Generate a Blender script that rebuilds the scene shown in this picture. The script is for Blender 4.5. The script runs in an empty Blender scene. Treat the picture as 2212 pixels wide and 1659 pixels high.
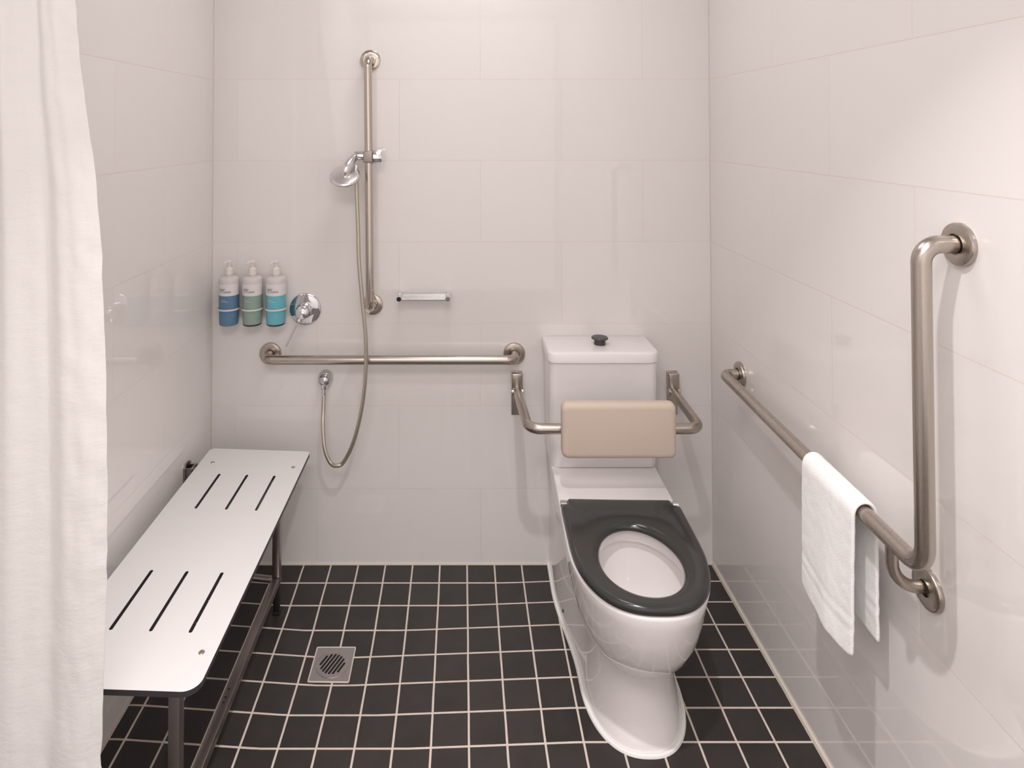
import bpy, bmesh, math, random
from mathutils import Vector, Matrix, noise
S = bpy.context.scene
COL = S.collection
PI = math.pi
random.seed(4)

# ------------------------------------------------------------------ camera
FPX, CX, CY = 1395.31, 997.99, 251.61          # focal length and principal point in a 2212 px wide frame
W = 1.849                                       # room width
cam_d = bpy.data.cameras.new('camera'); cam = bpy.data.objects.new('camera', cam_d); COL.objects.link(cam)
cam_d.sensor_width = 36.0; cam_d.lens = FPX / 2212 * 36
cam_d.shift_x = (1106 - CX) / 2212; cam_d.shift_y = -(829.5 - CY) / 2212
cam.location = (0.9287, -2.4036, 1.6008)
pitch, yaw, roll = 0.018676, -0.000688, -0.001041
fwd = Vector((math.sin(yaw) * math.cos(pitch), math.cos(yaw) * math.cos(pitch), math.sin(pitch)))
right = Vector((math.cos(yaw), -math.sin(yaw), 0)); up = right.cross(fwd)
r2 = right * math.cos(roll) + up * math.sin(roll); u2 = -right * math.sin(roll) + up * math.cos(roll)
cam.rotation_euler = Matrix(((r2.x, u2.x, -fwd.x), (r2.y, u2.y, -fwd.y), (r2.z, u2.z, -fwd.z))).to_euler()
cam_d.clip_start = 0.02
S.camera = cam

# ------------------------------------------------------------------ light and exposure
S.view_settings.view_transform = 'Standard'; S.view_settings.look = 'None'
S.view_settings.gamma = 1.0; S.view_settings.use_curve_mapping = False
S.view_settings.exposure = 0.0
world = bpy.data.worlds.new('world'); S.world = world; world.use_nodes = True
world.node_tree.nodes['Background'].inputs[0].default_value = (1.0, 0.93, 0.88, 1)
world.node_tree.nodes['Background'].inputs[1].default_value = 0.0

def area(name, loc, size, power, col, shape='DISK', spread=PI, rot=(0, 0, 0)):
    l = bpy.data.lights.new(name, 'AREA'); l.shape = shape; l.size = size; l.energy = power; l.color = col; l.spread = spread
    o = bpy.data.objects.new(name, l); o.location = loc; o.rotation_euler = rot; COL.objects.link(o); return o
ROOM_FRONT = -3.9; CEIL = 2.70
LC = (1.0, 0.952, 0.938)
area('downlight_shower', (1.08, -1.62, CEIL - 0.012), 0.06, 10.8, LC, 'DISK', math.radians(84))
o = area('fill_panel_entry', (0.75, -2.60, CEIL - 0.02), 1.2, 25, LC, 'RECTANGLE'); o.data.size_y = 0.75  # added soft fill panel on the ceiling, not a known fixture
area('fill_disc_shower', (0.95, -0.60, CEIL - 0.02), 0.60, 6.5, LC)  # extra fill over the shower, added to even out the walls
o = area('fill_panel_behind_camera', (W / 2, ROOM_FRONT + 0.03, CEIL / 2), W - 0.05, 9, (1.0, 0.965, 0.985), 'RECTANGLE', PI, (PI / 2, 0, 0)); o.data.size_y = CEIL - 0.1  # added frontal fill covering the front wall, no actual room behind it

# ------------------------------------------------------------------ materials
def lin(r, g, b):
    f = lambda c: (c / 255 / 12.92) if c / 255 <= 0.04045 else ((c / 255 + 0.055) / 1.055) ** 2.4
    return (f(r), f(g), f(b), 1)
class NT:
    def __init__(s, name):
        s.m = bpy.data.materials.new(name); s.m.use_nodes = True; s.t = s.m.node_tree
        s.b = s.t.nodes['Principled BSDF']
    def n(s, typ, **kw):
        nd = s.t.nodes.new(typ)
        for k, v in kw.items(): setattr(nd, k, v)
        return nd
    def l(s, a, b): s.t.links.new(a, b)
    def val(s, inp, v):
        if hasattr(v, 'links') or hasattr(v, 'is_output'): s.l(v, inp)
        else: inp.default_value = v
    def math(s, op, a, b=0.0, c=0.0):
        nd = s.n('ShaderNodeMath', operation=op)
        s.val(nd.inputs[0], a); s.val(nd.inputs[1], b)
        if op in ('MULTIPLY_ADD',): s.val(nd.inputs[2], c)
        return nd.outputs[0]
    def mix(s, f, a, b):
        nd = s.n('ShaderNodeMix', data_type='RGBA')
        s.val(nd.inputs[0], f)
        for k, v in ((6, a), (7, b)):
            if isinstance(v, tuple): nd.inputs[k].default_value = v
            else: s.l(v, nd.inputs[k])
        return nd.outputs[2]
    def obj(s):
        tc = s.n('ShaderNodeTexCoord'); return tc.outputs['Object']
    def noise(s, scale, detail=3, vec=None, rough=0.5):
        nd = s.n('ShaderNodeTexNoise'); nd.inputs['Scale'].default_value = scale; nd.inputs['Detail'].default_value = detail
        nd.inputs['Roughness'].default_value = rough
        s.l(vec if vec is not None else s.obj(), nd.inputs['Vector']); return nd.outputs['Fac']
    def bump(s, h, strength, dist=0.001, normal=None):
        nd = s.n('ShaderNodeBump'); nd.inputs['Strength'].default_value = strength; nd.inputs['Distance'].default_value = dist
        s.l(h, nd.inputs['Height'])
        if normal is not None: s.l(normal, nd.inputs['Normal'])
        s.l(nd.outputs[0], s.b.inputs['Normal']); return nd.outputs[0]
    def ramp(s, f, lo, hi, a=0.3, b=0.7):
        nd = s.n('ShaderNodeMapRange'); s.l(f, nd.inputs[0])
        nd.inputs[1].default_value = a; nd.inputs[2].default_value = b; nd.inputs[3].default_value = lo; nd.inputs[4].default_value = hi
        return nd.outputs[0]

def plain(name, col, rough=0.4, metal=0.0, spec=0.5, var=0.04, scale=12, bump=0.0, bscale=200, coat=0.0, rvar=0.0):
    t = NT(name); nz = t.noise(scale)
    c2 = tuple(max(0, c * (1 - var)) for c in col[:3]) + (1,)
    t.l(t.mix(nz, c2, col), t.b.inputs['Base Color'])
    t.b.inputs['Metallic'].default_value = metal; t.b.inputs['Specular IOR Level'].default_value = spec
    if rvar: t.l(t.ramp(t.noise(scale * 3), rough - rvar, rough + rvar), t.b.inputs['Roughness'])
    else: t.b.inputs['Roughness'].default_value = rough
    t.b.inputs['Coat Weight'].default_value = coat
    if bump: t.bump(t.noise(bscale, 4), bump, 0.0005)
    return t.m

TZ0, TT = 0.2761, 0.3015
def wall_tile(name, axis, off, tint=(0.85, 0.815, 0.80)):
    t = NT(name); sep = t.n('ShaderNodeSeparateXYZ'); t.l(t.obj(), sep.inputs[0])
    h = sep.outputs[axis]; z = sep.outputs[2]
    zz = t.math('DIVIDE', t.math('SUBTRACT', z, TZ0), TT)
    row = t.math('FLOOR', zz); fz = t.math('SUBTRACT', zz, row)
    par = t.math('MULTIPLY', t.math('FRACT', t.math('MULTIPLY', row, 0.5)), 1.0)          # 0 or .5
    hh = t.math('ADD', t.math('DIVIDE', t.math('SUBTRACT', h, off), 2 * TT), t.math('ADD', par, 0.5))
    colm = t.math('FLOOR', hh); fh = t.math('SUBTRACT', hh, colm)
    ez = t.math('MULTIPLY', t.math('MINIMUM', fz, t.math('SUBTRACT', 1.0, fz)), TT)
    eh = t.math('MULTIPLY', t.math('MINIMUM', fh, t.math('SUBTRACT', 1.0, fh)), 2 * TT)
    e = t.math('MINIMUM', ez, eh)
    body = t.ramp(e, 0.0, 1.0, 0.0005, 0.0013)                                            # 0 in the joint
    wn = t.n('ShaderNodeTexWhiteNoise', noise_dimensions='2D'); cb = t.n('ShaderNodeCombineXYZ')
    t.l(colm, cb.inputs[0]); t.l(row, cb.inputs[1]); t.l(cb.outputs[0], wn.inputs['Vector'])
    a = tint + (1,); b = tuple(c * 0.975 for c in tint) + (1,)
    face = t.mix(wn.outputs['Value'], b, a)
    t.l(t.mix(body, (tint[0] * 0.88, tint[1] * 0.86, tint[2] * 0.78, 1), face), t.b.inputs['Base Color'])
    t.l(t.ramp(body, 0.5, 0.035, 0, 1), t.b.inputs['Roughness'])
    t.b.inputs['Specular IOR Level'].default_value = 0.55
    sc = t.noise(3.0, 2)
    hgt = t.math('ADD', t.math('MULTIPLY', body, 0.5), t.math('MULTIPLY', sc, 0.12))
    t.bump(hgt, 0.12, 0.0010)
    return t.m
M_WB = wall_tile('tile_white_back', 0, 0.3922)
M_WR = wall_tile('tile_white_right', 1, -1.085 - 0.0)
M_WL = wall_tile('tile_white_left', 1, -0.98)

def floor_tile():
    t = NT('floor_mosaic_black'); sep = t.n('ShaderNodeSeparateXYZ'); t.l(t.obj(), sep.inputs[0])
    P = 0.0998; wob = t.noise(9, 2)
    def cell(c, o):
        v = t.math('DIVIDE', t.math('SUBTRACT', c, o), P); f = t.math('FLOOR', v); fr = t.math('SUBTRACT', v, f)
        return f, t.math('MULTIPLY', t.math('MINIMUM', fr, t.math('SUBTRACT', 1.0, fr)), P)
    ix, ex = cell(t.math('ADD', sep.outputs[0], t.math('MULTIPLY', wob, 0.002)), 0.3463)
    iy, ey = cell(sep.outputs[1], -0.0893)
    wn = t.n('ShaderNodeTexWhiteNoise', noise_dimensions='2D'); cb = t.n('ShaderNodeCombineXYZ')
    t.l(ix, cb.inputs[0]); t.l(iy, cb.inputs[1]); t.l(cb.outputs[0], wn.inputs['Vector'])
    e = t.math('ADD', t.math('MINIMUM', ex, ey), t.math('MULTIPLY', t.noise(60, 3), 0.0009))
    body = t.ramp(e, 0.0, 1.0, 0.0028, 0.0037)
    base = t.mix(wn.outputs['Value'], lin(38, 34, 32), lin(47, 43, 41))
    base = t.mix(t.ramp(t.noise(14, 4), 0, 0.5), base, lin(60, 54, 52))
    grout = t.mix(t.noise(30, 3), lin(204, 189, 178), lin(226, 212, 203))
    t.l(t.mix(body, grout, base), t.b.inputs['Base Color'])
    t.l(t.ramp(body, 0.8, 0.42, 0, 1), t.b.inputs['Roughness'])
    hgt = t.math('ADD', t.math('MULTIPLY', body, 1.0), t.math('MULTIPLY', t.noise(90, 4), 0.25))
    t.bump(hgt, 0.5, 0.0010)
    return t.m
M_FLOOR = floor_tile()

def brushed(name, col, rough, stretch, metal=1.0):
    t = NT(name); mp = t.n('ShaderNodeMapping'); t.l(t.obj(), mp.inputs[0]); mp.inputs['Scale'].default_value = stretch
    nz = t.noise(400, 3, mp.outputs[0])
    t.l(t.mix(nz, tuple(c * 0.975 for c in col[:3]) + (1,), col), t.b.inputs['Base Color'])
    t.b.inputs['Metallic'].default_value = metal
    t.l(t.ramp(nz, rough - 0.01, rough + 0.01), t.b.inputs['Roughness'])
    return t.m
M_STEEL_X = brushed('brushed_steel_lengthwise_x', (0.50, 0.45, 0.40, 1), 0.28, (0.02, 1, 1))
M_STEEL_Y = brushed('brushed_steel_lengthwise_y', (0.50, 0.45, 0.40, 1), 0.28, (1, 0.02, 1))
M_STEEL_Z = brushed('brushed_steel_lengthwise_z', (0.50, 0.45, 0.40, 1), 0.28, (1, 1, 0.02))
M_STEEL_I = brushed('brushed_steel_bent', (0.50, 0.45, 0.40, 1), 0.27, (0.5, 0.5, 0.05))
M_POL = plain('polished_steel', (0.60, 0.54, 0.48, 1), 0.13, 1.0, var=0.05, rvar=0.03)
M_CHROME = plain('chrome', (0.80, 0.80, 0.82, 1), 0.05, 1.0, var=0.03)
M_CHROMED = plain('grey_chrome', (0.62, 0.62, 0.64, 1), 0.06, 1.0, var=0.03)
M_ROD = plain('satin_chrome_rod', (0.52, 0.51, 0.50, 1), 0.28, 1.0, var=0.05)
M_FRAME = plain('bench_frame_steel', (0.36, 0.32, 0.31, 1), 0.32, 1.0, var=0.04, rvar=0.02)
M_SATIN = plain('satin_plated_grip', (0.42, 0.39, 0.34, 1), 0.5, 0.8, var=0.05)
M_CERAM = plain('white_vitreous_china', (0.90, 0.865, 0.86, 1), 0.07, 0.0, 0.6, var=0.01)
M_SEAT = plain('grey_toilet_seat_plastic', lin(52, 52, 51), 0.15, 0.0, 0.5, var=0.05)
M_BTN = plain('dark_grey_button', lin(66, 68, 68), 0.35, var=0.1)
M_PAD = plain('beige_padded_vinyl', lin(208, 192, 178), 0.55, 0.0, 0.3, var=0.05, scale=5, bump=0.15, bscale=500)
M_BOARD = plain('white_compact_laminate', (0.79, 0.775, 0.775, 1), 0.34, 0.0, 0.5, var=0.02, bump=0.08, bscale=700)
M_EDGE = plain('black_laminate_core', lin(58, 54, 56), 0.5, var=0.1)
M_BLACK = plain('black_rubber', lin(24, 23, 23), 0.6, var=0.1)
M_CAULK = plain('cream_sealant', (0.72, 0.66, 0.57, 1), 0.5, var=0.12, scale=25)
M_WCAULK = plain('white_sealant', (0.94, 0.93, 0.90, 1), 0.4, var=0.05, scale=25)
M_PAINT = plain('white_ceiling_paint', (0.86, 0.83, 0.80, 1), 0.7, var=0.02)
M_WALLP = plain('white_wall_behind', (0.84, 0.79, 0.76, 1), 0.4, var=0.02)
M_PUMP = plain('cream_pump_plastic', (0.80, 0.76, 0.70, 1), 0.4, var=0.02)
M_BWHITE = plain('white_bottle_label', (0.80, 0.77, 0.755, 1), 0.35, var=0.02)
M_BTOP = plain('frosted_bottle_shoulder', (0.70, 0.655, 0.64, 1), 0.3, var=0.02)
M_BLUE = plain('bottle_blue', lin(98, 134, 164), 0.3, var=0.12)
M_GREEN = plain('bottle_sage_green', lin(150, 172, 162), 0.3, var=0.12)
M_TURQ = plain('bottle_turquoise', lin(112, 190, 202), 0.3, var=0.10)
M_RING = plain('clear_white_ring', (0.72, 0.72, 0.72, 1), 0.25, var=0.02)
M_INK = plain('grey_ink', lin(70, 62, 60), 0.6, var=0.02)
M_DRAIN_SHADE = plain('drain_shade_black', lin(6, 5, 5), 0.8, var=0.02)  # black colour standing in for the shade below the grate
M_DRAIN = plain('drain_steel', (0.46, 0.42, 0.42, 1), 0.42, 0.85, var=0.12, scale=40)

def fabric(name, col, rough, bscale, bstr, trans=0.0, wr=0.0):
    t = NT(name); b = t.b
    nz = t.noise(bscale, 4)
    t.l(t.mix(nz, tuple(c * 0.95 for c in col[:3]) + (1,), col), b.inputs['Base Color'])
    b.inputs['Roughness'].default_value = rough; b.inputs['Specular IOR Level'].default_value = 0.15
    b.inputs['Sheen Weight'].default_value = 0.3
    h = nz
    if wr:
        mp = t.n('ShaderNodeMapping'); t.l(t.obj(), mp.inputs[0]); mp.inputs['Scale'].default_value = (1, 1, 2.6); mp.inputs['Rotation'].default_value = (0.5, 0.6, 0)
        h = t.math('ADD', t.math('MULTIPLY', t.noise(26, 5, mp.outputs[0], 0.6), wr), t.math('MULTIPLY', nz, 0.2))
    t.bump(h, bstr, 0.002)
    if trans:
        tr = t.n('ShaderNodeBsdfTranslucent'); tr.inputs[0].default_value = col
        mx = t.n('ShaderNodeMixShader'); mx.inputs[0].default_value = trans
        out = t.t.nodes['Material Output']
        t.l(b.outputs[0], mx.inputs[1]); t.l(tr.outputs[0], mx.inputs[2]); t.l(mx.outputs[0], out.inputs[0])
    return t.m
M_TOWEL = fabric('white_terry', (0.985, 0.975, 0.97, 1), 0.9, 330, 0.6)
M_CURT = fabric('white_curtain_cloth', (0.93, 0.91, 0.895, 1), 0.8, 300, 0.30, 0.2, 2.0)

# ------------------------------------------------------------------ mesh helpers
def link(name, bm, mats, parent=None, smooth=True, ang=35):
    me = bpy.data.meshes.new(name)
    bmesh.ops.recalc_face_normals(bm, faces=bm.faces)
    bm.to_mesh(me); bm.free()
    for m in (mats if isinstance(mats, (list, tuple)) else [mats]): me.materials.append(m)
    if smooth:
        for p in me.polygons: p.use_smooth = True
        me.set_sharp_from_angle(angle=math.radians(ang))
    o = bpy.data.objects.new(name, me); COL.objects.link(o)
    if parent is not None:
        o.parent = parent; o.matrix_parent_inverse = Matrix.Translation(-Vector(parent_world(parent)))
    return o
def parent_world(p):      # parts are built in world coordinates: only the thing's Empty is offset
    return Vector(p.location) if p.type == 'EMPTY' else Vector((0, 0, 0))
def thing(name, label, cat, loc=(0, 0, 0), group=None):
    o = bpy.data.objects.new(name, None); o.empty_display_size = 0.05; o.location = loc; COL.objects.link(o)
    o['label'] = label; o['category'] = cat
    if group: o['group'] = group
    return o
def tag(o, label, cat, group=None):
    o['label'] = label; o['category'] = cat
    if group: o['group'] = group
    return o
def struct(name, bm, m, smooth=False):
    o = link(name, bm, m, None, smooth); o['kind'] = 'structure'; return o

def box(bm, x0, x1, y0, y1, z0, z1, bev=0.0, seg=3, mi=0):
    v = [bm.verts.new((x, y, z)) for x in (x0, x1) for y in (y0, y1) for z in (z0, z1)]
    fs = []
    for q in ((0, 1, 3, 2), (4, 6, 7, 5), (0, 4, 5, 1), (2, 3, 7, 6), (0, 2, 6, 4), (1, 5, 7, 3)):
        f = bm.faces.new([v[i] for i in q]); f.material_index = mi; fs.append(f)
    if bev:
        es = list({e for f in fs for e in f.edges})
        r = bmesh.ops.bevel(bm, geom=es, offset=bev, segments=seg, profile=0.5, affect='EDGES')
        for f in r['faces']: f.material_index = mi
    return v
def fillet(pts, rad, n=10):
    """polyline with its corners rounded"""
    P = [Vector(p) for p in pts]; out = [P[0]]
    for i in range(1, len(P) - 1):
        r = rad[i - 1] if isinstance(rad, (list, tuple)) else rad
        a = (P[i - 1] - P[i]); b = (P[i + 1] - P[i]); la, lb = a.length, b.length; a.normalize(); b.normalize()
        ang = a.angle(b)
        if ang > PI - 0.02 or r <= 0: out.append(P[i]); continue
        d = min(r / math.tan(ang / 2), la * 0.49, lb * 0.49) if len(P) > 3 else min(r / math.tan(ang / 2), la * 0.98, lb * 0.98)
        rr = d * math.tan(ang / 2)
        c = P[i] + (a + b).normalized() * (rr / math.sin(ang / 2))
        s = P[i] + a * d; e = P[i] + b * d
        vs = s - c; ve = e - c; tot = vs.angle(ve); ax = vs.cross(ve).normalized()
        for k in range(n + 1): out.append(c + Matrix.Rotation(tot * k / n, 3, ax) @ vs)
    out.append(P[-1]); return out
def tube(bm, pts, r, n=24, cap=True, sq=False, mi=0):
    P = [Vector(p) for p in pts]; N = len(P); T = []
    for i in range(N):
        t = (P[min(i + 1, N - 1)] - P[max(i - 1, 0)]); T.append(t.normalized())
    ref = Vector((0, 0, 1)) if abs(T[0].z) < 0.9 else Vector((1, 0, 0))
    nrm = (ref - T[0] * ref.dot(T[0])).normalized(); rings = []
    for i in range(N):
        nrm = (nrm - T[i] * nrm.dot(T[i])).normalized(); bi = T[i].cross(nrm)
        rr = r[i] if isinstance(r, (list, tuple)) else r
        ring = []
        for k in range(n):
            a = 2 * PI * k / n
            ring.append(bm.verts.new(P[i] + (nrm * math.cos(a) + bi * math.sin(a)) * rr))
        rings.append(ring)
    for i in range(N - 1):
        for k in range(n):
            f = bm.faces.new((rings[i][k], rings[i][(k + 1) % n], rings[i + 1][(k + 1) % n], rings[i + 1][k])); f.material_index = mi
    if cap:
        for rg in (rings[0][::-1], rings[-1]):
            f = bm.faces.new(rg); f.material_index = mi
    return rings
def lathe(bm, prof, base, axis, n=40, mi=0):
    """prof: (radius, distance along the axis)"""
    A = Vector(axis).normalized(); B = Vector(base)
    ref = Vector((0, 0, 1)) if abs(A.z) < 0.9 else Vector((1, 0, 0))
    u = (ref - A * ref.dot(A)).normalized(); v = A.cross(u); rings = []
    for r, h in prof:
        if r < 1e-6: rings.append([bm.verts.new(B + A * h)]); continue
        rings.append([bm.verts.new(B + A * h + (u * math.cos(2 * PI * k / n) + v * math.sin(2 * PI * k / n)) * r) for k in range(n)])
    for a, b in zip(rings[:-1], rings[1:]):
        for k in range(n):
            k2 = (k + 1) % n
            if len(a) == 1 and len(b) == 1: continue
            if len(a) == 1: f = bm.faces.new((a[0], b[k2], b[k]))
            elif len(b) == 1: f = bm.faces.new((a[k], a[k2], b[0]))
            else: f = bm.faces.new((a[k], a[k2], b[k2], b[k]))
            f.material_index = mi
    for rg, flip in ((rings[0], True), (rings[-1], False)):
        if len(rg) > 1:
            f = bm.faces.new(rg[::-1] if flip else rg); f.material_index = mi
def rrect(x0, x1, y0, y1, rads, n=8):
    """rounded rectangle, rads for corners (x1,y1),(x0,y1),(x0,y0),(x1,y0)"""
    out = []
    for (cx, cy, a0), r in zip((((x1, y1, 0)), ((x0, y1, 90)), ((x0, y0, 180)), ((x1, y0, 270))), rads):
        sx = -1 if cx == x1 else 1; sy = -1 if cy == y1 else 1
        for k in range(n + 1):
            a = math.radians(a0 + 90 * k / n)
            out.append((cx + sx * r + r * math.cos(a), cy + sy * r + r * math.sin(a)))
    return out
def slot(cx, y0, y1, r, n=6):
    out = []
    for k in range(n + 1): a = PI * k / n; out.append((cx + r * math.cos(a), y1 - r + r * math.sin(a)))
    for k in range(n + 1): a = PI + PI * k / n; out.append((cx + r * math.cos(a), y0 + r + r * math.sin(a)))
    return out
def plate(loops, zf, th, mats_side=1):
    """flat plate with holes, zf(x,y) gives its top height; side faces use material mats_side"""
    bm = bmesh.new(); es = []
    for lp in loops:
        vs = [bm.verts.new((x, y, 0)) for x, y in lp]
        es += [bm.edges.new((vs[i], vs[(i + 1) % len(vs)])) for i in range(len(vs))]
    r = bmesh.ops.triangle_fill(bm, use_beauty=True, use_dissolve=False, edges=es)
    top = [g for g in r['geom'] if isinstance(g, bmesh.types.BMFace)]
    for f in top:
        if f.normal.z < 0: f.normal_flip()
    ex = bmesh.ops.extrude_face_region(bm, geom=top)
    nv = {v for v in ex['geom'] if isinstance(v, bmesh.types.BMVert)}
    for v in bm.verts:
        v.co.z = zf(v.co.x, v.co.y) - (0 if v in nv else th)
    bm.normal_update()
    for f in bm.faces:
        f.material_index = mats_side if abs(f.normal.z) < 0.5 else 0
    return bm
def loft(bm, rings, closed=True, cap0=False, cap1=False, mi=0):
    R = [[bm.verts.new(p) for p in rg] for rg in rings]; n = len(R[0])
    for a, b in zip(R[:-1], R[1:]):
        for k in range(n if closed else n - 1):
            f = bm.faces.new((a[k], a[(k + 1) % n], b[(k + 1) % n], b[k])); f.material_index = mi
    if cap0: bm.faces.new(R[0][::-1]).material_index = mi
    if cap1: bm.faces.new(R[-1]).material_index = mi
    return R

# ------------------------------------------------------------------ room
def room_box(name, x0, x1, y0, y1, z0, z1, m):
    bm = bmesh.new(); box(bm, x0, x1, y0, y1, z0, z1); return struct(name, bm, m)
room_box('wall_back', -0.12, W + 0.12, 0, 0.12, -0.12, CEIL + 0.1, M_WB)
room_box('wall_left', -0.12, 0, ROOM_FRONT, 0, -0.12, CEIL + 0.1, M_WL)
room_box('wall_right', W, W + 0.12, ROOM_FRONT, 0, -0.12, CEIL + 0.1, M_WR)
room_box('wall_front', -0.12, W + 0.12, ROOM_FRONT - 0.12, ROOM_FRONT, -0.12, CEIL + 0.1, M_WALLP)
room_box('ceiling', 0, W, ROOM_FRONT, 0, CEIL, CEIL + 0.1, M_PAINT)

DX, DY = 0.533, -0.416
def floor_z(x, y):
    dx, dy = x - DX, y - DY
    h = max(0.026 * dx / 0.70, -0.036 * dx / 0.53, 0.026 * dy / 0.416, -0.026 * dy / 0.75)
    return -0.026 + min(0.026 if dx > -0.2 else 0.034, h)
bm = bmesh.new(); nx, ny = 74, 156; grid = []
for j in range(ny + 1):
    row = []
    for i in range(nx + 1):
        x = W * i / nx; y = ROOM_FRONT * j / ny; row.append(bm.verts.new((x, y, floor_z(x, y))))
    grid.append(row)
for j in range(ny):
    for i in range(nx): bm.faces.new((grid[j][i], grid[j + 1][i], grid[j + 1][i + 1], grid[j][i + 1]))
be = [e for e in bm.edges if e.is_boundary]
ex = bmesh.ops.extrude_edge_only(bm, edges=be)
for v in ex['geom']:
    if isinstance(v, bmesh.types.BMVert): v.co.z = -0.10
struct('floor', bm, M_FLOOR, True)

# sealant lines where floor and walls meet and in the two corners
def bead(name, pts, r, m=None):
    bm = bmesh.new(); tube(bm, pts, r, 8); return struct(name, bm, m or M_CAULK, True)
ysamp = [-0.02 * k for k in range(0, 120)]
bead('trim_1', [(x, -0.0005, floor_z(x, 0) + 0.001) for x in [W * k / 40 for k in range(41)]], 0.0055)
bead('trim_2', [(0.0005, y, floor_z(0, y) + 0.001) for y in ysamp], 0.0055)
bead('trim_3', [(W - 0.0005, y, floor_z(W, y) + 0.001) for y in ysamp], 0.0075)
bead('trim_4', [(0.0, 0.0, 0.0), (0.0, 0.0, CEIL)], 0.003)
bead('trim_5', [(W, 0.0, 0.0), (W, 0.0, CEIL)], 0.003)

# ------------------------------------------------------------------ grab rails
def flange(parent, base, axis, r=0.040, th=0.011, m=M_STEEL_Z, tr=0.016):
    bm = bmesh.new()
    prof = [(0, 0), (r, 0), (r, th * 0.55), (r - 0.0015, th * 0.85), (r - 0.005, th)]
    prof += [(tr + 0.006, th + 0.0015), (tr + 0.0035, th + 0.001), (tr + 0.0025, th - 0.005), (0, th - 0.005)]
    lathe(bm, prof, base, axis, 48)
    return link('flange', bm, m, parent)

# long horizontal rail on the back wall
t = thing('grab_rail', 'long straight brushed steel grab rail crossing the back wall behind the shower hose', 'grab rail', (0.669, 0, 0.770))
bm = bmesh.new(); tube(bm, fillet([(0.219, -0.004, 0.771), (0.219, -0.070, 0.771), (1.119, -0.070, 0.770), (1.119, -0.004, 0.770)], 0.045, 12), 0.0162, 28)
link('rail_tube', bm, M_STEEL_X, t)
flange(t, (0.219, 0, 0.771), (0, -1, 0)); flange(t, (1.119, 0, 0.770), (0, -1, 0))

# L-shaped rail on the right wall
OB, OF = 0.058, 0.074
t = thing('grab_rail', 'L-shaped brushed steel grab rail on the right wall carrying the white towel', 'grab rail', (W, -0.8, 0.787))
bm = bmesh.new()
tube(bm, fillet([(W - 0.004, -0.252, 0.788), (W - OB, -0.252, 0.788), (W - OF, -1.206, 0.786), (W - OF, -1.206, 1.386), (W - 0.004, -1.206, 1.386)], [0.036, 0.05, 0.055], 14), 0.0165, 32)
link('rail_tube', bm, M_STEEL_I, t)
bm = bmesh.new()
tube(bm, fillet([(W - 0.071, -1.108, 0.782), (W - 0.071, -1.108, 0.694), (W - 0.004, -1.108, 0.694)], 0.05, 14), 0.0115, 24)
link('support_stub', bm, M_STEEL_Z, t)
flange(t, (W, -0.252, 0.788), (-1, 0, 0)); flange(t, (W, -1.206, 1.386), (-1, 0, 0)); flange(t, (W, -1.113, 0.694), (-1, 0, 0), tr=0.0115)

# shower riser rail with sliding holder
t = thing('shower_riser_rail', 'tall polished steel riser rail standing vertical on the back wall with a sliding holder', 'shower rail', (0.591, 0, 1.40))
bm = bmesh.new(); tube(bm, fillet([(0.586, -0.004, 1.856), (0.586, -0.070, 1.856), (0.596, -0.070, 0.951), (0.596, -0.004, 0.951)], 0.035, 12), 0.0150, 28)
link('rail_tube', bm, M_POL, t)
flange(t, (0.586, 0, 1.856), (0, -1, 0), 0.038, 0.010, M_POL, 0.015); flange(t, (0.596, 0, 0.951), (0, -1, 0), 0.038, 0.010, M_POL, 0.015)
bm = bmesh.new(); box(bm, 0.5725, 0.6075, -0.094, -0.046, 1.478, 1.521, 0.006, 3)
sl = link('sliding_holder', bm, M_SATIN, t); sl['label'] = 'dull grey-green sliding clamp'
bm = bmesh.new()
n = 36; rings = []
for h, rr in ((0, .020), (.002, .0265), (.028, .0265), (.032, .024)):
    rings.append([Vector((0.607 + h, -0.068 + math.cos(2 * PI * k / n) * rr * (1 - .06 * (k % 3 == 0)), 1.4995 + math.sin(2 * PI * k / n) * rr * (1 - .06 * (k % 3 == 0)))) for k in range(n)])
loft(bm, rings, True, True, True)
k1 = link('knob', bm, M_CHROME, sl)
bm = bmesh.new(); lathe(bm, [(0, 0), (.0180, 0), (.0185, .01), (.0185, .028), (.015, .036), (0, .036)], (0.573, -0.068, 1.502), (-1, -0.05, 0.05), 32)
link('swivel_cone', bm, M_CHROME, sl)

# hand shower: tilted disc head on a short neck
t = thing('hand_shower', 'small round chrome shower head tilted on the left of the riser rail', 'shower head', (0.512, -0.115, 1.43))
ax = Vector((-0.02, -0.60, 0.80)).normalized(); hc = Vector((0.512, -0.115, 1.434))
bm = bmesh.new()
lathe(bm, [(0, -.010), (.047, -.010), (.052, -.0085), (.0545, -.004), (.0545, .0), (.052, .0035), (.045, .006), (.025, .009), (0, .010)], hc, ax, 56)
link('head_disc', bm, plain('chrome_head', (0.78, 0.76, 0.77, 1), 0.30, 1.0, var=0.04), t)
bm = bmesh.new()
for rr, nn in ((.015, 8), (.028, 14), (.041, 20)):
    u = ax.orthogonal().normalized(); v = ax.cross(u)
    for k in range(nn):
        a = 2 * PI * k / nn; lathe(bm, [(0, 0), (.0018, 0), (.0012, .003), (0, .003)], hc - ax * 0.010 + (u * math.cos(a) + v * math.sin(a)) * rr, -ax, 6)
link('nozzles', bm, M_BLACK, t)
bm = bmesh.new()
p0 = hc + ax * 0.006; p1 = Vector((0.541, -0.080, 1.500))
pts = [p0, p0 + ax * 0.02 + Vector((.003, 0, 0)), p0.lerp(p1, .6) + Vector((-.002, -.010, .006)), p1]
sp = []
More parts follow.
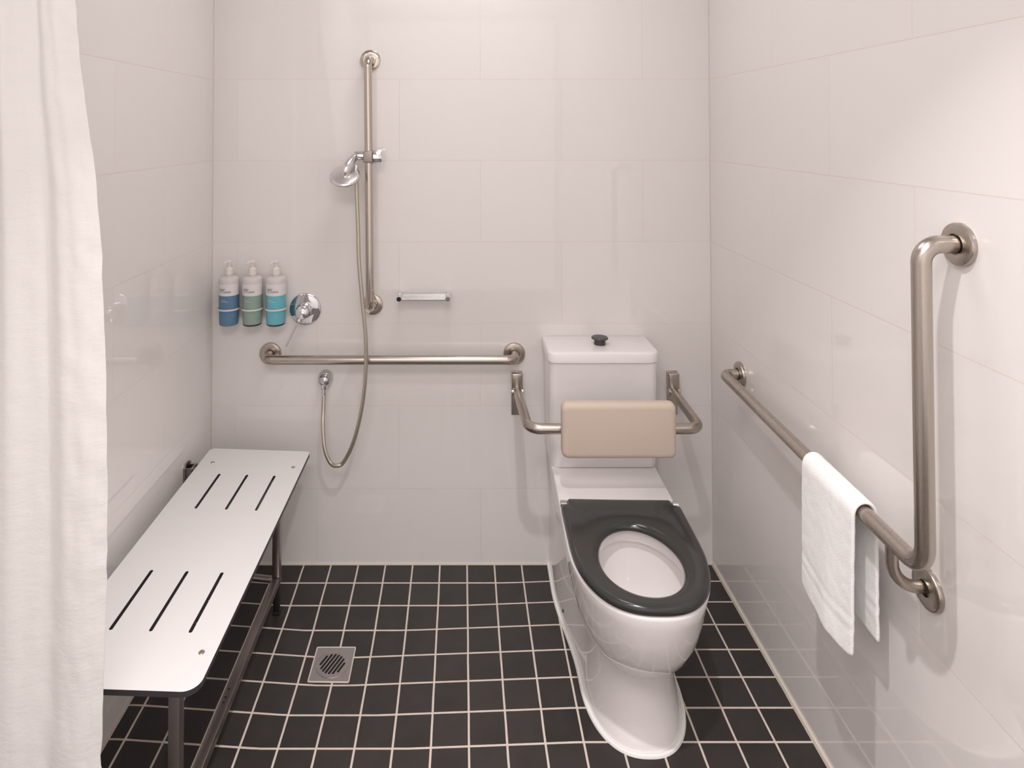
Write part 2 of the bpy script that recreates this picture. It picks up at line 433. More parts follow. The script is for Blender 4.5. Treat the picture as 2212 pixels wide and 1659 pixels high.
for i in range(13):
    u = i / 12; a = pts[0].lerp(pts[1], u); b = pts[1].lerp(pts[2], u); c = pts[2].lerp(pts[3], u); sp.append(a.lerp(b, u).lerp(b.lerp(c, u), u))
tube(bm, sp, [.0140 + .0040 * math.sin(i / 12 * PI) + .001 * (i == 0) for i in range(13)], 24)
link('neck', bm, plain('chrome_neck', (0.80, 0.78, 0.79, 1), 0.22, 1.0, var=0.04), t)

# hose
def catmull(P, m=10):
    P = [Vector(p) for p in P]; P = [P[0] * 2 - P[1]] + P + [P[-1] * 2 - P[-2]]; out = []
    for i in range(1, len(P) - 2):
        for k in range(m):
            u = k / m; a, b, c, d = P[i - 1:i + 3]
            out.append(0.5 * ((2 * b) + (c - a) * u + (2 * a - 5 * b + 4 * c - d) * u * u + (3 * b - a - 3 * c + d) * u ** 3))
    out.append(P[-2]); return out
HP = [(0.5465, -0.082, 1.452), (0.5475, -0.084, 1.414), (0.5555, -0.092, 1.250), (0.5600, -0.098, 1.133), (0.5725, -0.104, 1.000), (0.5850, -0.108, 0.880), (0.5880, -0.110, 0.790), (0.5830, -0.110, 0.690), (0.5680, -0.108, 0.590),
      (0.5410, -0.106, 0.490), (0.5080, -0.103, 0.425), (0.4850, -0.100, 0.411), (0.4620, -0.097, 0.418), (0.4400, -0.090, 0.462), (0.4275, -0.068, 0.530), (0.4235, -0.044, 0.580), (0.4222, -0.028, 0.630)]
t = thing('shower_hose', 'long flexible metal shower hose looping down from the shower head to the wall outlet', 'hose', (0.485, -0.10, 0.411))
hp = catmull(HP, 30); bm = bmesh.new()
tube(bm, hp, [0.0068 + 0.0004 * (i % 2) for i in range(len(hp))], 16)
link('hose_tube', bm, plain('hose_metal', (0.56, 0.52, 0.44, 1), 0.30, 0.9, var=0.06), t)
bm = bmesh.new(); lathe(bm, [(0, 0), (.0085, 0), (.0085, .02), (.007, .036), (0, .036)], (0.4219, -0.0258, 0.6505), (0.004, -0.06, -1), 24)
link('hose_nut', bm, M_CHROME, t)
bm = bmesh.new(); lathe(bm, [(0, 0), (.009, 0), (.009, .016), (.007, .034), (0, .034)], (0.5462, -0.0818, 1.470), (0.02, -0.02, -1), 24)
link('hose_nut', bm, M_CHROME, t)
t = thing('wall_outlet', 'small rounded chrome hose outlet on the back wall below the long rail', 'hose outlet', (0.422, 0, 0.690))
bm = bmesh.new(); lathe(bm, [(0, 0), (.0265, 0), (.0275, .003), (.0272, .012), (.0255, .021), (.0215, .030), (.0150, .037), (.008, .0405), (0, .0415)], (0.423, 0, 0.683), (0, -1, -0.12), 40)
link('outlet_body', bm, M_CHROMED, t)
bm = bmesh.new(); lathe(bm, [(0, 0), (.0130, 0), (.0125, .010), (.0100, .018), (0, .018)], (0.422, -0.026, 0.668), (0, 0, -1), 28)
link('outlet_spigot', bm, M_CHROME, t)

# mixer
t = thing('shower_mixer', 'round chrome mixer tap with a thin lever beside the turquoise bottle', 'tap', (0.347, 0, 0.934))
bm = bmesh.new(); lathe(bm, [(0, 0), (.058, 0), (.0585, .003), (.057, .006), (.052, .0085), (.035, .0115), (.0235, .012), (0, .012)], (0.347, 0, 0.934), (0, -1, 0), 64)
link('cover_plate', bm, M_CHROMED, t)
bm = bmesh.new(); lathe(bm, [(0, .008), (.0285, .008), (.0285, .024), (.0265, .026), (.0270, .046), (.0245, .060), (.016, .068), (0, .071)], (0.347, 0, 0.934), (0, -1, 0), 48)
link('tap_body', bm, M_CHROME, t)
bm = bmesh.new(); a = Vector((0.343, -0.052, 0.925)); b = Vector((0.3365, -0.062, 0.905)); c = Vector((0.296, -0.076, 0.822))
tube(bm, [a, a.lerp(b, .5), b, b.lerp(c, .02), b.lerp(c, .5), c, c + Vector((-.0005, -.0002, -.001))], [.007, .0075, .0065, .0033, .0031, .0031, .002], 16)
link('lever', bm, M_CHROME, t)

# soap rack
t = thing('soap_rack', 'small chrome soap rack of parallel rods between two cylinder posts on the back wall', 'soap rack', (0.788, 0, 0.99))
for x in (0.7005, 0.8755):
    bm = bmesh.new(); lathe(bm, [(0, 0), (.0092, 0), (.0095, .002), (.0095, .081), (.0085, .083), (0, .083)], (x, 0, 0.994), (0, -1, -0.04), 28)
    p = link('post', bm, M_CHROME, t)
    if x < 0.75:
        bm = bmesh.new(); lathe(bm, [(0, 0), (.0080, 0), (.0080, .0012), (0, .0012)], (x, -.083, 0.9907), (0, -1, -0.04), 24); q = link('end_cap', bm, M_BLACK, p); q['label'] = 'black end cap'
for k in range(5):
    y = -0.012 - 0.0150 * k
    bm = bmesh.new(); tube(bm, [(0.7005, y, 0.990 + y * .04), (0.8755, y, 0.990 + y * .04)], 0.0036, 12); link('rod', bm, M_ROD, t)

# pump bottles with wall brackets
def text_mesh(s, size, m):
    cu = bpy.data.curves.new('txt', 'FONT'); cu.body = s; cu.size = size; cu.extrude = 0.0; cu.space_line = 0.85; cu.space_character = 1.1; cu.resolution_u = 2
    o = bpy.data.objects.new('txt', cu); COL.objects.link(o)
    bpy.context.view_layer.update(); dg = bpy.context.evaluated_depsgraph_get(); me = bpy.data.meshes.new_from_object(o.evaluated_get(dg))
    bpy.data.objects.remove(o); return me
def wrap_text(name, s, size, ang0, z, R, cx, cy, m, parent):
    me = text_mesh(s, size, m); bm = bmesh.new(); bm.from_mesh(me)
    bmesh.ops.subdivide_edges(bm, edges=[e for e in bm.edges if e.calc_length() > 0.002], cuts=1)
    for v in bm.verts:
        a = ang0 + v.co.x / R; zz = z + v.co.y
        v.co = Vector((cx + R * math.sin(a), cy - R * math.cos(a), zz))
    me2 = bpy.data.meshes.new(name); bm.to_mesh(me2); bm.free(); me2.materials.append(m)
    o = bpy.data.objects.new(name, me2); COL.objects.link(o)
    o.parent = parent; o.matrix_parent_inverse = Matrix.Translation(-parent_world(parent)); return o
BC = [(0.0815, M_BLUE, 'blue', 'blue and white pump bottle nearest the room corner, leftmost of three', 'clear ring bracket holding the blue pump bottle to the wall'),
      (0.1665, M_GREEN, 'green', 'sage green and white pump bottle in the middle of the three', 'clear ring bracket holding the sage green pump bottle to the wall'),
      (0.2515, M_TURQ, 'turquoise', 'turquoise and white pump bottle next to the mixer tap', 'clear ring bracket holding the turquoise pump bottle to the wall')]
M_LTXT = plain('pale_label_print', (0.75, 0.80, 0.80, 1), 0.5, var=0.02)
for bx, bmcol, nm, lab, lab2 in BC:
    by = -0.049
    t = thing('pump_bottle', lab, 'bottle', (bx, by, 0.893), 'pump bottles on the back wall')
    bm = bmesh.new()
    lathe(bm, [(0, 0), (.0300, 0), (.0325, .002), (.0335, .006), (.0345, .05), (.0352, .109)], (bx, by, 0.893), (0, 0, 1), 48, 0)
    lathe(bm, [(.0352, .109), (.0360, .150)], (bx, by, 0.893), (0, 0, 1), 48, 1)
    lathe(bm, [(.0360, .150), (.0361, .160), (.0345, .1665), (.028, .172), (.013, .1745), (.012, .182), (0, .182)], (bx, by, 0.893), (0, 0, 1), 48, 2)
    bmesh.ops.delete(bm, geom=[f for f in bm.faces if len(f.verts) > 20 and 0.9 < f.calc_center_median().z < 1.06], context='FACES_ONLY')
    bmesh.ops.remove_doubles(bm, verts=bm.verts, dist=1e-5)
    b = link('bottle_body', bm, [bmcol, M_BWHITE, M_BTOP], t)
    if nm != 'blue':
        bm = bmesh.new(); lathe(bm, [(0, -.0012), (.029, -.0012), (.0325, .001), (.0338, .0055), (.0330, .0065), (0, .0065)], (bx, by, 0.893), (0, 0, 1), 40); link('base_shade_rim', bm, M_EDGE, b)  # dark rim stands in for the shading under the bottle
    bm = bmesh.new(); lathe(bm, [(0, 0), (.0145, 0), (.0145, .006), (.0135, .020), (.010, .024), (.0055, .026), (.0055, .040), (.009, .041), (.0095, .048), (.007, .051), (0, .052)], (bx, by, 1.073), (0, 0, 1), 32)
    p = link('pump', bm, M_PUMP, t)
    bm = bmesh.new(); q = Vector((bx, by, 1.119)); d = Vector((-0.55, -0.83, 0))
    tube(bm, [q, q + d * 0.012, q + d * 0.020 + Vector((0, 0, -.001)), q + d * 0.024 + Vector((0, 0, -.005))], [.0042, .004, .0036, .003], 14)
    link('spout', bm, M_PUMP, p)
    wrap_text('label_text', 'KEEP\nIT CLEAN', 0.0092, -0.66, 1.0215, 0.0368, bx, by, M_INK, b)
    wrap_text('label_text', 'hand &\nbody wash', 0.0055, -0.50, 0.985, 0.0362, bx, by, M_LTXT, b)
    br = thing('bottle_bracket', lab2, 'bracket', (bx, 0, 0.95), 'ring brackets of the pump bottles')
    bm = bmesh.new(); rings = []
    for k in range(48):
        a = 2 * PI * k / 48; R = 0.0368; c = Vector((bx + R * math.cos(a), by + R * math.sin(a), 0.9515)); o = Vector((math.cos(a), math.sin(a), 0))
        rings.append([c + o * .0022 + Vector((0, 0, .003)), c + o * .0022 - Vector((0, 0, .003)), c - o * .0 - Vector((0, 0, .003)), c - o * .0 + Vector((0, 0, .003))])
    loft(bm, rings + [rings[0]], True); bmesh.ops.remove_doubles(bm, verts=bm.verts, dist=1e-6)
    link('ring', bm, M_RING, br)
    bm = bmesh.new(); box(bm, bx - .016, bx + .016, -0.0105, 0, 0.90, 1.03, 0.003, 2); link('back_plate', bm, M_RING, br)

# ------------------------------------------------------------------ toilet
TC = 1.414
RTW = Matrix.Translation((TC, -0.15, 0)) @ Matrix.Rotation(-0.024, 4, 'Z') @ Matrix.Translation((-TC, 0.15, 0))
def sstep(a, b, x):
    u = min(1, max(0, (x - a) / (b - a))); return u * u * (3 - 2 * u)
def uoutline(hb, w, F, yb, ym, p, z, bump=0.0, n=26, back=-0.0, slant=0.0):
    ys = [back + (ym - back) * k / 14 for k in range(14)] + [ym + (F - ym) * math.sin(PI / 2 * k / n) for k in range(n + 1)]
    half = []
    for y in ys:
        if y <= ym: hw = hb + (w - hb) * sstep(yb, ym, y)
        else: hw = w * max(0, 1 - ((y - ym) / (F - ym)) ** p) ** (1 / p)
        half.append((hw, y))
    pts = []
    for hw, y in half: pts.append((hw, y))
    for hw, y in reversed(half[:-1]): pts.append((-hw, y))
    return [Vector((TC + x, -y, z + bump * (1 - sstep(0.42, 0.72, y)))) for x, y in pts]
toilet = thing('toilet', 'white back-to-wall toilet with tall cistern and dark grey open seat', 'toilet', (TC, -0.35, 0))
PANTOP = 0.436
levels = [  # z, hb, w, F, yb, ym, p, bump
    (-0.012, .172, .134, .726, .14, .50, 2.4, 0), (0.004, .172, .134, .726, .14, .50, 2.4, 0), (0.03, .171, .126, .710, .14, .50, 2.35, 0),
    (0.09, .170, .115, .692, .15, .50, 2.2, .02), (0.14, .170, .110, .682, .15, .50, 2.2, .06), (0.168, .170, .111, .681, .15, .50, 2.2, .10), (0.176, .170, .111, .681, .15, .50, 2.2, .115),
    (0.179, .170, .121, .695, .16, .50, 2.2, .116), (0.186, .170, .135, .715, .18, .49, 2.15, .116), (0.205, .171, .149, .739, .19, .48, 2.1, .11), (0.24, .172, .163, .776, .2, .50, 2.1, .09), (0.29, .174, .173, .810, .2, .52, 2.15, .06),
    (0.35, .176, .179, .832, .2, .54, 2.2, .03), (0.40, .178, .182, .842, .2, .56, 2.25, .01), (0.426, .179, .183, .846, .2, .57, 2.35, 0), (0.433, .178, .182, .845, .2, .57, 2.35, 0), (PANTOP, .175, .179, .842, .2, .57, 2.35, 0)]
rings = [uoutline(hb, w, F, yb, ym, p, z, bp, back=0.002) for z, hb, w, F, yb, ym, p, bp in levels]
bm = bmesh.new(); R = loft(bm, rings, True, True, False)
def ell(rx, ry, cy, z, n=64, e=0.0, cx=0.0):
    out = []
    for k in range(n):
        a = 2 * PI * k / n; wv = 1 - e * math.sin(a)
        out.append(Vector((TC + cx + rx * math.cos(a) * wv, cy + ry * math.sin(a), z)))
    return out
inner = [(.127, .162, -.654, PANTOP), (.1245, .1595, -.654, .434), (.1235, .1585, -.654, .430), (.1235, .1585, -.654, .400), (.1245, .1595, -.654, .3975), (.134, .169, -.654, .398), (.138, .173, -.653, .392), (.138, .173, -.652, .375), (.131, .166, -.650, .345), (.114, .150, -.64, .30), (.088, .120, -.62, .255), (.058, .08, -.59, .22), (.035, .05, -.56, .205)]
IR = loft(bm, [ell(rx, ry, cy, z, 64, 0.06) for rx, ry, cy, z in inner], True, False, True)
top_o = R[-1]; es = [bm.edges.get((top_o[i], top_o[(i + 1) % len(top_o)])) for i in range(len(top_o))]
ei = [bm.edges.get((IR[0][i], IR[0][(i + 1) % 64])) for i in range(64)]
bmesh.ops.triangle_fill(bm, use_beauty=True, edges=[e for e in es + ei if e])
bmesh.ops.transform(bm, matrix=RTW, verts=bm.verts)
pan = link('toilet_pan', bm, M_CERAM, toilet, ang=50)
# sealant round the foot
bm = bmesh.new(); o = uoutline(.174, .136, .729, .14, .50, 2.4, 0.0005, back=0.004)
o = [RTW @ v for v in o]
for v in o: v.z = floor_z(v.x, v.y) + 0.0015
tube(bm, o, 0.0068, 8); link('sealant_bead', bm, M_WCAULK, toilet)
bm = bmesh.new(); lathe(bm, [(0, 0), (.0045, 0), (.004, .003), (0, .003)], RTW @ Vector((TC - .163, -0.335, 0.075)), (-1, -0.1, 0), 16); link('screw_cap', bm, M_BLACK, toilet)

# seat
def seat_out(n=64):
    """outer and inner outlines with matched points, by angle about the hole"""
    cy = -0.656; outer = []; inner = []
    def hw(y):
        if y < 0.388 or y > 0.846: return 0
        if y <= 0.412: return 0.160
        if y <= 0.432: return 0.160 + 0.021 * sstep(0.412, 0.424, y)
        if y <= 0.57: return 0.181
        return 0.181 * max(0, 1 - ((y - 0.57) / 0.276) ** 2.5) ** (1 / 2.5)
    for k in range(n):
        a = 2 * PI * k / n; dx, dy = math.cos(a), math.sin(a)
        lo, hi = 0.02, 0.5
        for _ in range(40):
            mid = (lo + hi) / 2; x = dx * mid; y = -(cy + dy * mid)
            if 0.388 <= y <= 0.846 and abs(x) <= hw(y): lo = mid
            else: hi = mid
        outer.append(Vector((TC + dx * lo, cy + dy * lo, 0)))
        inner.append(Vector((TC + .107 * dx * (1 - .05 * dy), cy + .139 * dy, 0)))
    return outer, inner
so, si = seat_out(240); zt = 0.4600; zb = PANTOP + 0.0010
rings = []
def ringz(f, z): return [Vector((a.x + (b.x - a.x) * f(a, b), a.y + (b.y - a.y) * f(a, b), z)) for a, b in zip(so, si)]
def off(d): return lambda a, b: d / (a - b).length
def offi(d): return lambda a, b: 1 - d / (a - b).length
prof = [(off(.004), zb), (off(.0005), zb + .004), (off(0), zb + .010), (off(.0015), zt - .006), (off(.006), zt - .0015), (off(.013), zt), (lambda a, b: 0.5, zt + .0005), (offi(.020), zt - .001), (offi(.010), zt - .0045), (offi(.003), zt - .011), (offi(0), zb + .006), (offi(.003), zb)]
rings = [ringz(f, z) for f, z in prof]
bm = bmesh.new(); loft(bm, rings + [rings[0]], True); bmesh.ops.remove_doubles(bm, verts=bm.verts, dist=1e-6)
bmesh.ops.transform(bm, matrix=RTW, verts=bm.verts)
seat = link('toilet_seat', bm, M_SEAT, toilet, ang=60); seat['label'] = 'dark grey ring seat, lowered'
for s in (-1, 1):
    bm = bmesh.new(); lathe(bm, [(0, 0), (.0095, 0), (.0105, .001), (.0105, .018), (.0095, .019), (0, .019)], RTW @ Vector((TC + s * 0.1605, -0.402, 0.4485)), (s, 0, 0), 28)
    h = link('hinge', bm, M_CHROME, seat); h['label'] = 'chrome hinge end'
# cistern
bm = bmesh.new()
def crect(g, y0, y1, z, rf):
    return [Vector((x, y, z)) for x, y in rrect(1.2235 - g, 1.6045 + g, y0 - g, y1, (.003, .003, rf, rf), 10)]
levels = [(-.020, -0.150, PANTOP - .004), (-.006, -.165, PANTOP + .002), (-.004, -.168, .452), (0, -0.170, .60), (.0, -.173, .795)]
loft(bm, [[Vector((x, y, z)) for x, y in rrect(1.2275 - g, 1.6005 + g, y0, -.002, (.003, .003, .028, .028), 10)] for g, y0, z in levels], True, True, True)
cist = link('cistern', bm, M_CERAM, toilet, ang=50)
bm = bmesh.new(); lv = [(-.004, .7955), (.0, .7985), (.0, .826), (-.002, .830), (-.006, .8325), (-.016, .8335)]
loft(bm, [[Vector((x, y, z)) for x, y in rrect(1.222 - g, 1.606 + g, -.180 - g, -.002, (.003, .003, .032, .040), 10)] for g, z in lv], True, True, True)
link('cistern_lid', bm, M_CERAM, cist, ang=50)
bm = bmesh.new(); lathe(bm, [(0, -.001), (.0195, -.001), (.0200, .002), (.0190, .017), (.0205, .019), (.0290, .020), (.0295, .023), (.027, .0255), (.010, .0265), (0, .0265)], (1.4165, -0.090, 0.8335), (0, 0, 1), 40)
fb = link('flush_button', bm, M_BTN, cist); fb['label'] = 'raised dark grey flush button'

# ------------------------------------------------------------------ backrest
t = thing('padded_backrest', 'beige padded backrest on a bent steel bar in front of the cistern', 'backrest', (TC, 0, 0.63))
bm = bmesh.new()
tube(bm, fillet([(1.129, -0.030, 0.640), (1.139, -0.318, 0.640), (1.690, -0.318, 0.640), (1.699, -0.030, 0.640)], 0.042, 14), 0.0165, 28)
link('support_bar', bm, M_STEEL_X, t)
for cx in (1.128, 1.700):
    bm = bmesh.new(); box(bm, cx - .020, cx + .020, -0.006, 0, 0.546, 0.707, 0.0025, 2)
    box(bm, cx - .020, cx + .020, -0.030, -0.004, 0.645, 0.706, 0.005, 3)
    bk = link('wall_bracket', bm, M_STEEL_Z, t)
    bm = bmesh.new(); tube(bm, [(cx - .021, -.026, .640), (cx + .021, -.026, .640)], .0135, 24); link('pivot', bm, M_STEEL_X, bk)
bm = bmesh.new()
PX0, PX1, PZ0, PZ1 = 1.2385, 1.5965, 0.570, 0.741
rings = []
for g, y in ((-.010, -.337), (-.002, -.339), (0, -.345), (0, -.362), (-.0025, -.369), (-.008, -.3735), (-.016, -.375)):
    rings.append([Vector((x, y, z)) for x, z in rrect(PX0 - g, PX1 + g, PZ0 - g, PZ1 + g, (.020 + g * .5,) * 4, 8)])
loft(bm, rings, True, True, True)
pad = link('pad', bm, M_PAD, t, ang=50)
bm = bmesh.new(); box(bm, PX0 + .03, PX1 - .03, -.338, -.333, PZ0 + .02, PZ1 - .02, .002, 2); link('backing_plate', bm, M_EDGE, pad)

# ------------------------------------------------------------------ towel over the rail
def towel():
    y0, y1 = -0.812, -1.026; nu, nv = 34, 70; bm = bmesh.new()
    zc = 0.7875; R = 0.0225; zbf, zbb = 0.482, 0.520
    path = []
    xs = lambda y: W - (OB + (OF - OB) * (abs(y) - 0.25) / 0.956)
    Lf = zc - zbf; Lb = zc - zbb; Lm = PI * R; tot = Lf + Lm + Lb
    G = []
    for i in range(nu + 1):
        u = i / nu; y = y0 + (y1 - y0) * u; row = []
        for j in range(nv + 1):
            s = tot * j / nv
            if s < Lf: z = zbf + s; dx = -R; side = 1; hang = (Lf - s) / Lf
            elif s < Lf + Lm: a = (s - Lf) / R; z = zc + R * math.sin(a); dx = -R * math.cos(a); side = 0; hang = 0
            else: z = zc - (s - Lf - Lm); dx = R; side = -1; hang = (s - Lf - Lm) / Lb
            c = xs(y)
            fold = 0.0045 * math.sin(u * 6.0 + 0.8) * hang + 0.0015 * math.sin(u * 15 + 2) * hang ** 1.5
            yy = y
            if side == 1:
                dx += -0.006 * hang * math.sin(PI * u) + fold - 0.004 * hang
                yy += 0.006 * hang; z += -0.010 * hang * (u - 0.35) + 0.010 * hang * (math.exp(-u * 14) + 1.2 * math.exp(-(1 - u) * 16))
            elif side == -1:
                dx += 0.004 * hang + fold * 0.4; yy += 0.006 * hang * u + 0.0 ; z += 0.006 * math.sin(u * 5)*hang
            n1 = noise.noise(Vector((yy * 60, z * 60, side * 3.3)))
            # dobby band near the hem
            dist = s if side == 1 else tot - s
            th = 0.0
            if side != 0 and (abs(dist - 0.055) < 0.004 or abs(dist - 0.085) < 0.003): th = -0.0015
            p = Vector((c + dx + (n1 * 0.0012 + (0.0015 + th) * (-1 if side == 1 else 1 if side == -1 else 0)), yy, z))
            p.x = min(p.x, W - 0.006)
            row.append(bm.verts.new(p))
        G.append(row)
    for i in range(nu):
        for j in range(nv): bm.faces.new((G[i][j], G[i + 1][j], G[i + 1][j + 1], G[i][j + 1]))
    o = link('towel', bm, M_TOWEL, None, ang=180)
    md = o.modifiers.new('thick', 'SOLIDIFY'); md.thickness = 0.0075; md.offset = 0
    sb = o.modifiers.new('sub', 'SUBSURF'); sb.levels = 1; sb.render_levels = 1
    return o
tag(towel(), 'white terry hand towel draped over the lower bar of the right wall rail', 'towel')

# ------------------------------------------------------------------ shower bench
t = thing('shower_bench', 'white slotted fold-down shower bench with steel legs along the left wall', 'bench', (0.22, -0.6, 0.0))
def bz(x, y): return 0.481 - (x - 0.046) * 0.035
outer = rrect(0.046, 0.394, -1.085, -0.118, (.012, .018, .030, .034), 10)
loops = [outer]
for cx in (0.1375, 0.2275, 0.3165):
    loops.append(slot(cx, -0.472, -0.280, 0.0042)); loops.append(slot(cx, -0.935, -0.738, 0.0042))
seatb = link('seat_board', plate(loops, bz, 0.012), [M_BOARD, M_EDGE], t, ang=30)
for x, y in ((0.088, -0.212), (0.362, -0.225), (0.364, -0.987), (0.088, -0.987)):
    bm = bmesh.new(); lathe(bm, [(0, -.003), (.0068, -.003), (.0068, .0003), (.0058, .0012), (.0025, .0014), (.0022, .0004), (0, .0004)], (x, y, bz(x, y)), (0.035, 0, 1), 24)
    link('screw', bm, M_POL, seatb)
LX = 0.309
for y in (-0.225, -0.985):
    bm = bmesh.new(); box(bm, LX - .0125, LX + .0125, y - .0125, y + .0125, 0.088, bz(LX, y) - .0125, .002, 2)
    lg = link('leg', bm, M_FRAME, t)
    bm = bmesh.new(); box(bm, LX - .0095, LX + .0095, y - .0095, y + .0095, floor_z(LX, y) + .004, 0.09, .0015, 2); box(bm, LX - .012, LX + .012, y - .012, y + .012, floor_z(LX, y) - .001, floor_z(LX, y) + .010, .002, 2)
    ft = link('foot', bm, M_BLACK, lg); ft['label'] = 'black foot insert'
bm = bmesh.new(); box(bm, LX - .0125, LX + .0125, -0.972, -0.238, 0.088, 0.113, .002, 2); st = link('stretcher', bm, M_FRAME, t)
bm = bmesh.new()
for y in (-0.66, -0.70, -0.685): lathe(bm, [(0, 0), (.003, 0), (.003, .0006), (0, .0006)], (LX - .002, y, .1131), (0, 0, 1), 12)
link('fixing_hole', bm, M_BLACK, st)
bm = bmesh.new(); tube(bm, [(LX - .012, -0.225, 0.100), (0.16, -0.225, 0.116), (0.06, -0.225, 0.24), (0.03, -0.225, 0.42)], .011, 20); link('folding_strut', bm, M_FRAME, t)
bm = bmesh.new(); tube(bm, [(LX - .012, -0.985, 0.100), (0.16, -0.985, 0.116), (0.06, -0.985, 0.24), (0.03, -0.985, 0.42)], .011, 20); link('folding_strut', bm, M_FRAME, t)
bm = bmesh.new(); box(bm, 0.055, 0.385, -0.2375, -0.2125, 0.438, 0.458, .002, 2)
link('cross_bar', bm, M_FRAME, t)
bm = bmesh.new(); box(bm, 0.055, 0.385, -0.9975, -0.9725, 0.438, 0.458, .002, 2)
link('cross_bar', bm, M_FRAME, t)
for y in (-0.215, -0.985):
    bm = bmesh.new()
    pr = rrect(y - .024, y + .024, 0.375, 0.482, (.014,) * 4, 8)
    loft(bm, [[Vector((x, a, b)) for a, b in pr] for x in (0.0, .004, .007)], True, True, True)
    box(bm, .005, .034, y - .018, y - .013, .40, .470, .001, 1); box(bm, .005, .034, y + .013, y + .018, .40, .470, .001, 1)
    tube(bm, [(.022, y - .024, .462), (.022, y + .024, .462)], .006, 16)
    br = link('wall_bracket', bm, M_FRAME, t)
    bm = bmesh.new(); lathe(bm, [(0, 0), (.006, 0), (.0055, .004), (0, .005)], (.007, y - .002, .478), (1, 0, 0), 16); link('bolt', bm, M_BLACK, br)
    bm = bmesh.new(); box(bm, .026, .060, y - .012, y + .012, .448, .464, .002, 2); link('hinge_arm', bm, M_FRAME, t)

# ------------------------------------------------------------------ floor drain
cz = -0.0245
t = thing('floor_drain', 'square steel floor drain with a round slotted grate between the black tiles', 'drain', (DX, DY, cz))
def rot(pts, a, cx, cy): return [(cx + (x - cx) * math.cos(a) - (y - cy) * math.sin(a), cy + (x - cx) * math.sin(a) + (y - cy) * math.cos(a)) for x, y in pts]
fl = floor_z
sq = rrect(DX - .058, DX + .058, DY - .061, DY + .061, (.002,) * 4, 2)
circ = [(DX + .050 * math.cos(2 * PI * k / 48), DY + .050 * math.sin(2 * PI * k / 48)) for k in range(48)]
bm = plate([sq, circ], lambda x, y: fl(x, y) * 0.5 + cz * 0.5 + .0032, .008, 0); link('drain_frame', bm, M_DRAIN, t)
bm = bmesh.new()
n = 48
def rg(r, z): return [Vector((DX + r * math.cos(2 * PI * k / n), DY + r * math.sin(2 * PI * k / n), cz + z)) for k in range(n)]
loops = [[(DX + .0488 * math.cos(2 * PI * k / n), DY + .0488 * math.sin(2 * PI * k / n)) for k in range(n)]]
A = math.radians(-24)
for k in range(-3, 4):
    c = k * 0.0106; half = math.sqrt(max(0, .0375 ** 2 - c ** 2))
    s_ = slot(DX + c, DY - half, DY + half, .0034, 5); loops.append(rot(s_, A, DX, DY))
bm = plate(loops, lambda x, y: cz + .0042, .0022, 0); gr = link('round_grate', bm, M_DRAIN, t)
bm = bmesh.new(); rings = [rg(.0500, .003), rg(.0495, .0045), rg(.0475, .0045), rg(.0470, .003)]; loft(bm, rings, True); link('grate_rim', bm, M_POL, gr)
bm = bmesh.new(); lathe(bm, [(0, 0), (.047, 0), (.047, .0006), (0, .0006)], (DX, DY, cz + .0012), (0, 0, 1), 32); link('drain_shade_disc', bm, M_DRAIN_SHADE, t)  # flat black disc painted as the darkness seen through the slots
bm = bmesh.new(); o = [Vector((x, y, fl(x, y) + .0008)) for x, y in rrect(DX - .0595, DX + .0595, DY - .0625, DY + .0625, (.002,) * 4, 2)]
tube(bm, o + [o[0]], .0022, 6); link('grout_edge', bm, M_CAULK, t)

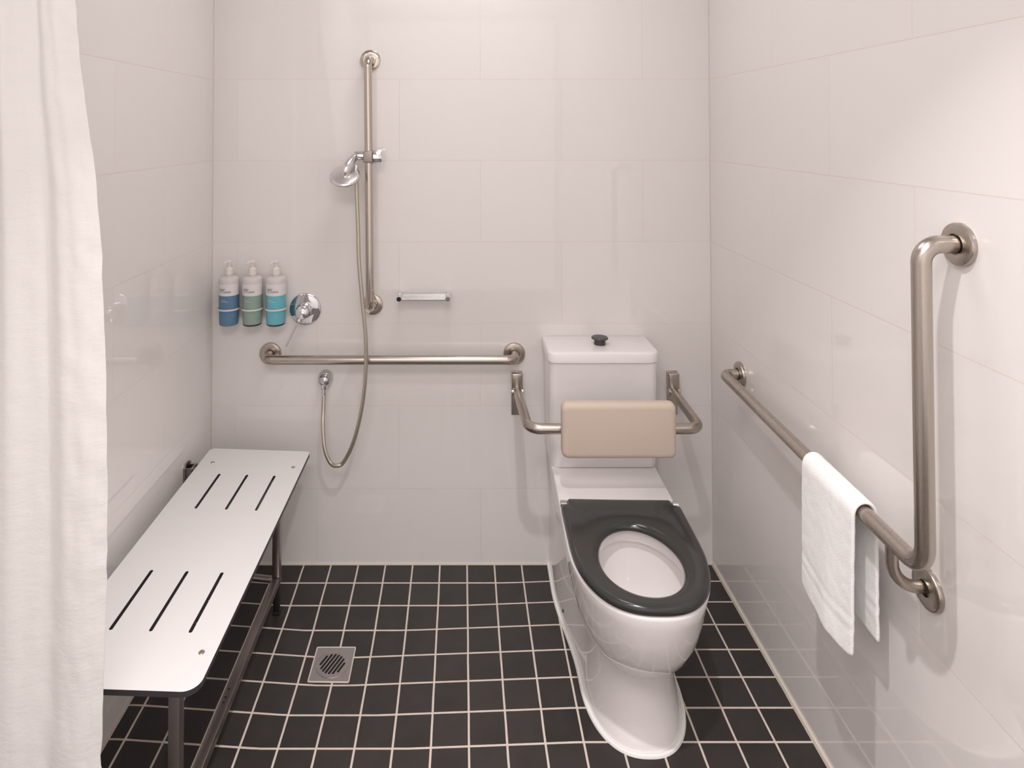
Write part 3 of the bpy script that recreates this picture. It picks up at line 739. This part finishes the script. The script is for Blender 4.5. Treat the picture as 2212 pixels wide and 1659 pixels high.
# ------------------------------------------------------------------ shower curtain
def curtain():
    bm = bmesh.new(); nz, nu = 150, 170; G = []
    edge = [(2.62, .12), (2.16, .14), (1.86, .179), (1.78, .187), (1.70, .194), (1.60, .208), (1.50, .219), (1.35, .228), (1.15, .236), (0.95, .241), (0.75, .2425), (0.55, .237), (0.46, .236), (0.42, .232), (0.38, .240), (0.2, .245), (0.03, .25)]
    def ex_(z):
        for (a, xa), (b, xb) in zip(edge[:-1], edge[1:]):
            if b <= z <= a: return xa + (xb - xa) * (a - z) / (a - b)
        return edge[-1][1] if z < .03 else edge[0][1]
    for j in range(nz + 1):
        z = 0.03 + (2.62 - 0.03) * j / nz; row = []; e = ex_(z) + 0.006 + .010 * (1 - sstep(1.3, 1.75, z)) ; top = min(1, z / 2.16)
        for i in range(nu + 1):
            u = i / nu
            x = 0.012 + (e - 0.012) * u
            ph = 0.25 * math.sin(z * 1.7) + 0.35 * noise.noise(Vector((0.0, 0.0, z * 1.3)))
            amp = 0.006 + 0.007 * top ** 2
            y = -1.185 + amp * math.sin(2 * PI * (u * (2.1)) + ph + 0.5) + 0.003 * top * math.sin(2 * PI * u * 5.2 + 1.3 - ph)
            y += 0.010 * noise.noise(Vector((u * 3, z * 0.9, 2.1))) + 0.0028 * noise.noise(Vector((u * 11 + z * 12, z * 26, 7.7))) * (0.25 + 0.9 * u ** 3)
            if u > 0.93: y += 0.006 * ((u - 0.93) / 0.07) ** 2
            x += 0.0015 * noise.noise(Vector((u * 2, z * 9, 4.4))) * u
            row.append(bm.verts.new((max(x, 0.004), y, z)))
        G.append(row)
    for j in range(nz):
        for i in range(nu): bm.faces.new((G[j][i], G[j][i + 1], G[j + 1][i + 1], G[j + 1][i]))
    o = link('curtain_cloth', bm, M_CURT, None, ang=180)
    md = o.modifiers.new('thick', 'SOLIDIFY'); md.thickness = 0.0012; md.offset = 0
    return o
t = thing('shower_curtain', 'white crinkled shower curtain gathered against the left wall in the foreground', 'curtain', (0.12, -1.185, 0.03))
o = curtain(); o.parent = t; o.matrix_parent_inverse = Matrix.Translation(-Vector(t.location))
bm = bmesh.new(); box(bm, 0.001, W - 0.001, -1.197, -1.173, CEIL - 0.022, CEIL - 0.0005, .002, 2)
tag(link('curtain_track', bm, M_PAINT), 'white ceiling track the shower curtain hangs from', 'curtain track')
for k in range(6):
    bm = bmesh.new(); x = 0.02 + 0.024 * k
    pts = [(x, -1.185 + .010 * math.cos(2 * PI * q / 24), 2.643 + .028 * math.sin(2 * PI * q / 24)) for q in range(25)]
    tube(bm, pts, .0015, 8, cap=False); link('curtain_ring', bm, M_POL, t)
